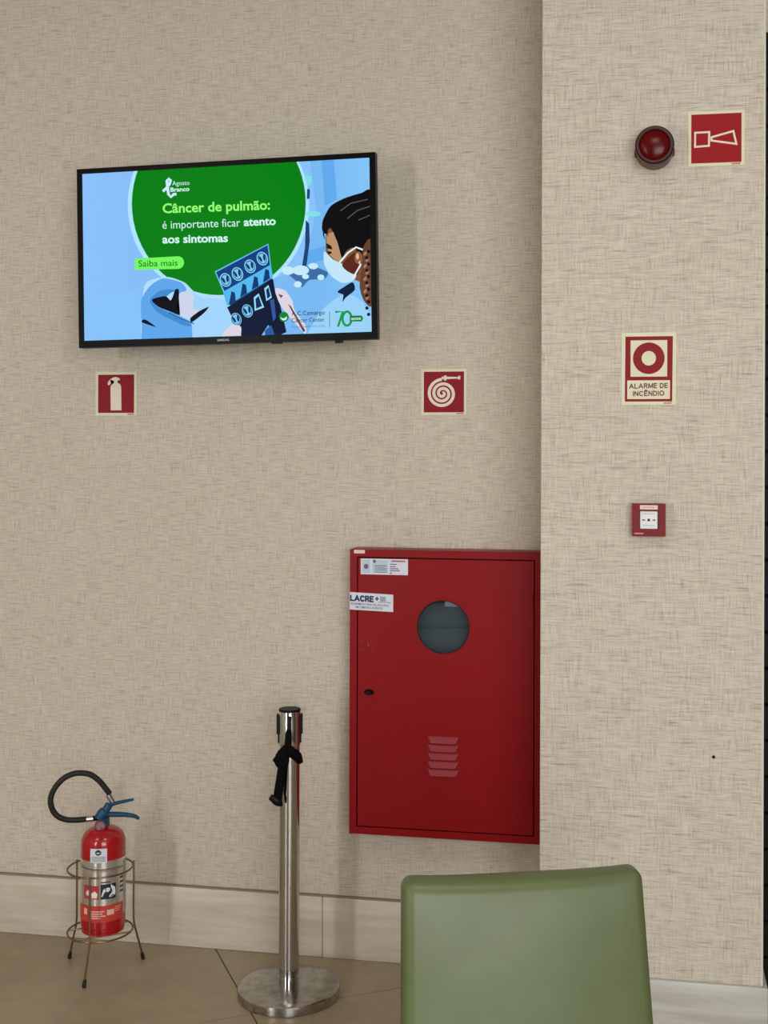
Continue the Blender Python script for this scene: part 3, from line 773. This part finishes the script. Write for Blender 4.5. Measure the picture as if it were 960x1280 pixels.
for x, w in ((.375, .011), (.17, .016)): obj('sensor', box(B(), x-w, x+w, 0, .018, -.008 if x > .3 else -.004, 0), M_black, tv)

# ------------------------------------------------------------------ stanchion
sx, sy = -1.0793, -.3002
yaw_s = math.atan2(1.0793, CAMD-.3)
t = thing('stanchion_post', 'steel barrier post with round base and black belt tied at its top', 'barrier post', (sx, sy, 0), yaw_s)
obj('base_plate', lathe(B(), [(0, 0), (.156, 0), (.1585, .003), (.1585, .022), (.157, .028), (.152, .0305), (.04, .0325), (0, .0325)], 72), M_steelp, t, True)
obj('pole', lathe(B(), [(.0318, .0325), (.0318, .80), (0, .80)], 48), M_steel, t, True)
obj('collar', lathe(B(), [(.0324, .0325), (.0324, .060), (.0318, .0605)], 48), M_steel, t, True)
obj('head', lathe(B(), [(.0318, .775), (.0338, .777), (.0338, .880), (.0325, .882)], 48), M_steel, t, True)
obj('cap', lathe(B(), [(.0325, .8815), (.0342, .883), (.0342, .887), (.0325, .889), (0, .8895)], 48), M_black, t, True)
for k in range(4):
    a = math.pi/2*k; bm = B(); hw = .0055 if k == 0 else .0125; box(bm, -hw, hw, -.0375 if k == 0 else -.0405, -.028, .812, .872, .0015, 1); box(bm, -hw*.8, hw*.8, -.0365, -.028, .784, .8115, .001, 1)
    for v in bm.verts: v.co = Matrix.Rotation(a, 3, 'Z') @ v.co
    obj('belt_slot', bm, M_black, t)
def PB(u, v, y): return ((u-355)/8/402, y, .89-(v-180)/8/402)
bm = B()
def rib(pts, w, flat=.25): tube(bm, smooth_path([PB(*p) for p in pts], 5), w, 10, False, flat, (0, 1, 0))
n5 = lambda L_, k: [L_[min(int(i/5), len(L_)-2)]+(L_[min(int(i/5)+1, len(L_)-1)]-L_[min(int(i/5), len(L_)-2)])*(i % 5)/5 if i < k else L_[-1] for i in range(k+1)]
def rib2(pts, ws, flat=.3):
    path = smooth_path([PB(*p) for p in pts], 5); tube(bm, path, n5([w/8/402 for w in ws], len(path)-1), 10, False, flat, (0, 1, 0))
rib2([(345, 365, -.041), (344, 430, -.043), (338, 510, -.045), (325, 590, -.046)], [26, 32, 36, 46])
rib2([(320, 520, -.046), (290, 590, -.050), (245, 640, -.052), (192, 662, -.048)], [24, 58, 50, 8])
rib2([(205, 655, -.050), (250, 690, -.052), (290, 700, -.050), (325, 640, -.048)], [8, 40, 48, 36])
rib2([(315, 540, -.046), (380, 590, -.044), (430, 640, -.034), (468, 715, -.022)], [30, 54, 52, 22], .3)
rib2([(300, 680, -.046), (278, 760, -.046), (265, 860, -.044), (250, 960, -.044), (240, 1040, -.044)], [50, 44, 46, 48, 46])
obj('belt', bm, M_ribbon, t, True)
bm = B(); tube(bm, smooth_path([PB(*p) for p in ((165, 1018, -.045), (200, 1042, -.047), (235, 1068, -.047), (262, 1078, -.045), (280, 1078, -.043))], 5), [.0085+.0045*min(1, i/8) for i in range(21)], 12, False, .6, (0, 1, 0))
obj('belt_clip', bm, M_black, t, True)

# ------------------------------------------------------------------ extinguisher stand
ex, ey = -1.7239, -.2612
RR, Z1, Z2 = .1025, .3415, .1386
t = thing('extinguisher_stand', 'brass wire tripod stand holding the red extinguisher', 'stand', (ex, ey, 0))
for zz in (Z1, Z2): bm = B(); obj('ring', tube(bm, ring_pts(RR, zz), .0031, 8, True), M_brass, t, True)
feet = [(-1.8723, -.177, -137), (-1.7245, -.3742, -17), (-1.6289, -.1384, 103)]
va = math.atan2(1.7239, CAMD-.2612)     # direction towards the room
for (fx, fy, az_) in feet:
    q = math.radians(az_); R2 = RR+.006
    d = Vector((math.sin(va)*math.cos(q)+math.cos(va)*math.sin(q), -math.cos(va)*math.cos(q)+math.sin(va)*math.sin(q), 0))
    pts = [d*R2+Vector((0, 0, Z1+.004)), d*R2+Vector((0, 0, .24)), d*R2+Vector((0, 0, Z2+.02)), d*(R2+.003)+Vector((0, 0, Z2-.005)), Vector((fx-ex, fy-ey, .006))]
    lg = obj('leg', tube(B(), pts, .0034, 8), M_brass, t, True)
    e = Vector((fx-ex, fy-ey, 0)); u = (pts[-2]-pts[-1]).normalized()
    bm = B(); tube(bm, [e+Vector((0, 0, .0015)), e+Vector((0, 0, .004))+u*.006, e+Vector((0, 0, .004))+u*.022], [.0062, .0066, .0052], 10)
    obj('rubber_foot', bm, M_rub, lg, True)
for off in (-.045, .045):
    h = math.sqrt(RR**2-off**2); ca, sa = math.cos(va+.15), math.sin(va+.15)
    bm = B(); tube(bm, [(-h*ca-off*sa, -h*sa+off*ca, Z2-.004), (h*ca-off*sa, h*sa+off*ca, Z2-.004)], .003, 8)
    obj('cross_bar', bm, M_brass, t, True)

# ------------------------------------------------------------------ fire extinguisher
t = thing('fire_extinguisher', 'red fire extinguisher with blue lever and black looped hose', 'fire extinguisher', (ex+.009*math.cos(va), ey+.009*math.sin(va), Z2+.0015), va)
ER = .0705
def eh(y): return (1172-y)/393          # photo row to height above the foot
prof = [(0, 0), (ER-.008, 0), (ER-.003, .003), (ER-.003, .022), (ER, .025), (ER, .284)]
prof += [(ER*.32+(ER*.68)*math.cos(a), .284+.048*math.sin(a)) for a in [k*math.pi/2/8 for k in range(1, 8)]]
prof += [(.022, .333), (.019, .335), (.018, .346), (0, .346)]
obj('cylinder', lathe(B(), prof, 56), M_extred, t, True)
def cyl_patch(bm, x0, x1, y0, y1, dr):
    """patch on the cylinder: x in the enlarged view's pixels, y likewise (photo rows 1060 + y/8.727)"""
    a0, a1 = math.asin(max(-1, min(1, (x0-467)/237))), math.asin(max(-1, min(1, (x1-467)/237)))
    n = max(2, int(abs(a1-a0)/.1)); z0, z1 = eh(1060+y1/8.727), eh(1060+y0/8.727); r = ER+dr
    vs = [[bm.verts.new((r*math.sin(a0+(a1-a0)*i/n), -r*math.cos(a0+(a1-a0)*i/n), z)) for i in range(n+1)] for z in (z0, z1)]
    for i in range(n): bm.faces.new((vs[0][i], vs[0][i+1], vs[1][i+1], vs[1][i]))
    return bm
def cyl_poly(bm, pts, dr):
    vs = []
    for x, y in pts:
        a = math.asin(max(-1, min(1, (x-467)/237))); vs.append(bm.verts.new(((ER+dr)*math.sin(a), -(ER+dr)*math.cos(a), eh(1060+y/8.727))))
    f = bm.faces.new(vs); bmesh.ops.triangulate(bm, faces=[f])
def band(z0, z1, m, name, dr):
    bm = B(); lathe(bm, [(ER+dr, z0), (ER+dr, z1)], 56); return obj(name, bm, m, t, True)
zt = lambda y: eh(1060+y/8.727)
band(zt(640), zt(150), M_silver, 'silver_label', .0005)
bm = B(); cyl_patch(bm, 232, 672, 632, 812, .0009); obj('red_label', bm, M_oran, t)
bm = B(); cyl_patch(bm, 672, 703, 190, 770, .0009); obj('label_margin', bm, mat('silver_grey', (170, 168, 160), .4), t)
bm = B(); cyl_patch(bm, 272, 422, 415, 560, .0010); obj('red_pictogram', bm, mat('label_pinkred', (190, 60, 66), .4), t)
bm = B(); cyl_patch(bm, 440, 596, 400, 562, .0010); obj('navy_pictogram', bm, M_navy, t)
bm = B()
cyl_poly(bm, [(446, 530), (462, 470), (470, 452), (498, 440), (520, 436), (538, 448), (536, 470), (514, 488), (492, 470), (478, 470), (472, 500), (460, 532)], .0014)
cyl_poly(bm, [(545, 400), (560, 420), (585, 440), (590, 470), (590, 520), (560, 540), (528, 545), (530, 520), (552, 500), (560, 470), (545, 440)], .0014)
cyl_poly(bm, [(290, 500), (312, 460), (330, 490), (330, 520), (300, 525)], .0014); cyl_poly(bm, [(345, 500), (380, 470), (410, 500), (400, 545), (350, 550)], .0014)
obj('pictogram_figures', bm, M_white, t)
bm = B()
for k, e in enumerate((480, 460, 490, 440)): cyl_patch(bm, 345, e, 688+k*24, 700+k*24, .0013)
for k, e in enumerate((650, 640, 630)): cyl_patch(bm, 585, e, 660+k*22, 668+k*22, .0013)
cyl_patch(bm, 505, 578, 680, 738, .0013); cyl_patch(bm, 273, 305, 668, 735, .0013)
obj('label_print', bm, mat('print_pale', (232, 190, 176), .45), t)
bm = B()
for k in range(4): cyl_patch(bm, 640, 672, 350+k*50, 372+k*50, .0011)
cyl_patch(bm, 445, 540, 372, 384, .0011)
cyl_patch(bm, 240, 640, 232, 240, .0011)
obj('label_lines', bm, mat('print_darkgrey', (70, 70, 70), .4), t)
bm = B(); cyl_patch(bm, 335, 505, 8, 160, .0011); obj('white_sticker', bm, M_paper, t)
bm = B(); cyl_poly(bm, ell(415, 50, 31, 31, 20), .0016); obj('sticker_logo', bm, mat('logo_darkteal', (44, 60, 66), .4), t)
bm = B(); cyl_poly(bm, arc(415, 48, 18, 12, 0, 180, 10), .0019); obj('sticker_logo_mark', bm, M_white, t)
bm = B()
for k in range(4): cyl_patch(bm, 350, 490, 96+k*15, 102+k*15, .0015)
obj('sticker_print', bm, M_inkg, t)
# valve, gauge, levers, hose: outlines from the enlarged view (40, 940, six times)
def PE(u, v, y=0.): return ((40+u/6-128.5)/386, y, (1162-(940+v/6))/386)
bm = B()
tube(bm, [PE(534, 552), PE(530, 496)], .0195, 16)
tube(bm, smooth_path([PE(500, 500), PE(520, 470), PE(548, 440), PE(578, 395)], 4), [.017]*4+[.0175]*4+[.013]*4+[.009], 12)
obj('valve', bm, M_blue, t, True)
bm = B(); lathe(bm, [(0, .012), (.0165, .012), (.0175, .016), (.0175, .028), (.0155, .031), (0, .031)], 24, *[PE(508, 537)[i] for i in (0, 2)], 'y')
gg = obj('gauge', bm, M_plum, t, True)
bm = B(); px_, _, pz_ = PE(508, 537); lathe(bm, [(0, .0316), (.0125, .0316), (0, .0318)], 20, px_, pz_, 'y'); obj('gauge_dial', bm, mat('dial_rose', (150, 104, 108), .3), gg)
def lever(name, pts, w):
    bm = B(); path = smooth_path([PE(*p) for p in pts], 5); tube(bm, path, n5(w, len(path)-1), 10, False, 1.25, (0, 1, 0)); return obj(name, bm, M_blue, t, True)
lever('upper_lever', [(570, 408), (620, 395), (690, 384), (752, 376)], [.0065, .006, .0052, .004])
lever('lower_lever', [(560, 474), (620, 478), (700, 488), (760, 503), (790, 524)], [.0085, .0085, .0075, .0065, .0045])
hp = [(575, 320), (545, 275), (500, 215), (440, 165), (375, 146), (310, 148), (240, 180), (182, 245), (154, 320), (164, 395), (200, 452), (260, 486), (330, 497), (410, 498)]
obj('hose', tube(B(), smooth_path([PE(u, v, -.012*math.sin(math.pi*i/13)) for i, (u, v) in enumerate(hp)], 5), .0092, 14), M_rub, t, True)
bm = B(); tube(bm, [PE(566, 326), PE(580, 350), PE(600, 384)], [.0102, .0102, .0085], 14); obj('ferrule', bm, M_chrome, t, True)
bm = B(); tube(bm, [PE(408, 498), PE(455, 497)], .0098, 14); obj('ferrule', bm, M_chrome, t, True)
bm = B(); tube(bm, [PE(455, 497), PE(505, 494)], .0085, 14); obj('outlet_nut', bm, M_black, t, True)
bm = B(); tube(bm, smooth_path([PE(518, 540, -.03), PE(512, 575, -.04), PE(518, 600, -.058), PE(515, 612, -.068)], 4), .0011, 6); obj('seal_wire', bm, M_black, t)

# ------------------------------------------------------------------ chair
ca = math.radians(18.8); ZTOP = .906
# front top edge of the backrest runs from (-.417,-1.779) to (-.003,-1.638); local x along it, local -y towards the room
t = thing('dining_chair', 'green leatherette upholstered chair in the foreground beside the pillar', 'chair', (-.210, -1.708, 0), ca)
HW, TK = .2265, .062; REC = math.radians(11)
def backrest():
    bm = B(); bmesh.ops.create_cube(bm, size=1); es = list(bm.edges)
    z0 = .44; h = ZTOP-z0
    for v in bm.verts: v.co = Vector((v.co.x*HW*2, v.co.y*TK, v.co.z*h))
    bmesh.ops.bevel(bm, geom=es, offset=.021, segments=6, affect='EDGES', profile=.5)
    for k in range(1, 12):
        for co, no in (((-HW+.021+(2*HW-.042)*k/12, 0, 0), (1, 0, 0)), ((0, 0, -h/2+.021+(h-.042)*k/12), (0, 0, 1))):
            bmesh.ops.bisect_plane(bm, geom=list(bm.verts)+list(bm.edges)+list(bm.faces), plane_co=co, plane_no=no)
    for v in bm.verts:
        x, y, z = v.co; u = x/HW; s = (z+h/2)/h
        y -= .012*(1-u*u)*(1-(2*s-1)**4) if y < 0 else 0
        k = 1-s
        x *= 1+.05*k
        z += .006*(abs(u)**4)*s
        yy = y+TK/2-k*h*math.tan(REC)-.03*math.sin(math.pi*s)*0
        v.co = (x, yy, z+h/2+z0)
    return bm
bk = obj('backrest', backrest(), M_green, t, True)
for s_g in (-1, 1):
    pts = []
    for i in range(13):
        s = i/12; k = 1-s; h = ZTOP-.44; pts.append((s_g*(HW*(1+.05*k)-.0065), .0005-k*h*math.tan(REC)+.0058, .44+h*s*.975))
    obj('seam', tube(B(), pts, .0016, 6), M_seam, bk)
bm = B(); box(bm, -.235, .235, -.56, -.05, .40, .475, .028, 4); obj('seat', bm, M_green, t, True)
obj('seat_rail', box(B(), -.215, .215, -.535, -.06, .365, .40, .004, 1), M_legw, t)
for sx_ in (-1, 1):
    for yy, dy in ((-.51, -.01), (-.085, .05)):
        bm = B(); x = sx_*.19; q = []
        for z, w, oy in ((.0, .014, dy), (.37, .021, 0)):
            q.append([bm.verts.new((x+a*w, yy+oy+b*w, z)) for a, b in ((-1, -1), (1, -1), (1, 1), (-1, 1))])
        for k in range(4): bm.faces.new((q[0][k], q[0][(k+1) % 4], q[1][(k+1) % 4], q[1][k]))
        bm.faces.new(q[0][::-1]); bm.faces.new(q[1])
        obj('leg', bm, M_legw, t)
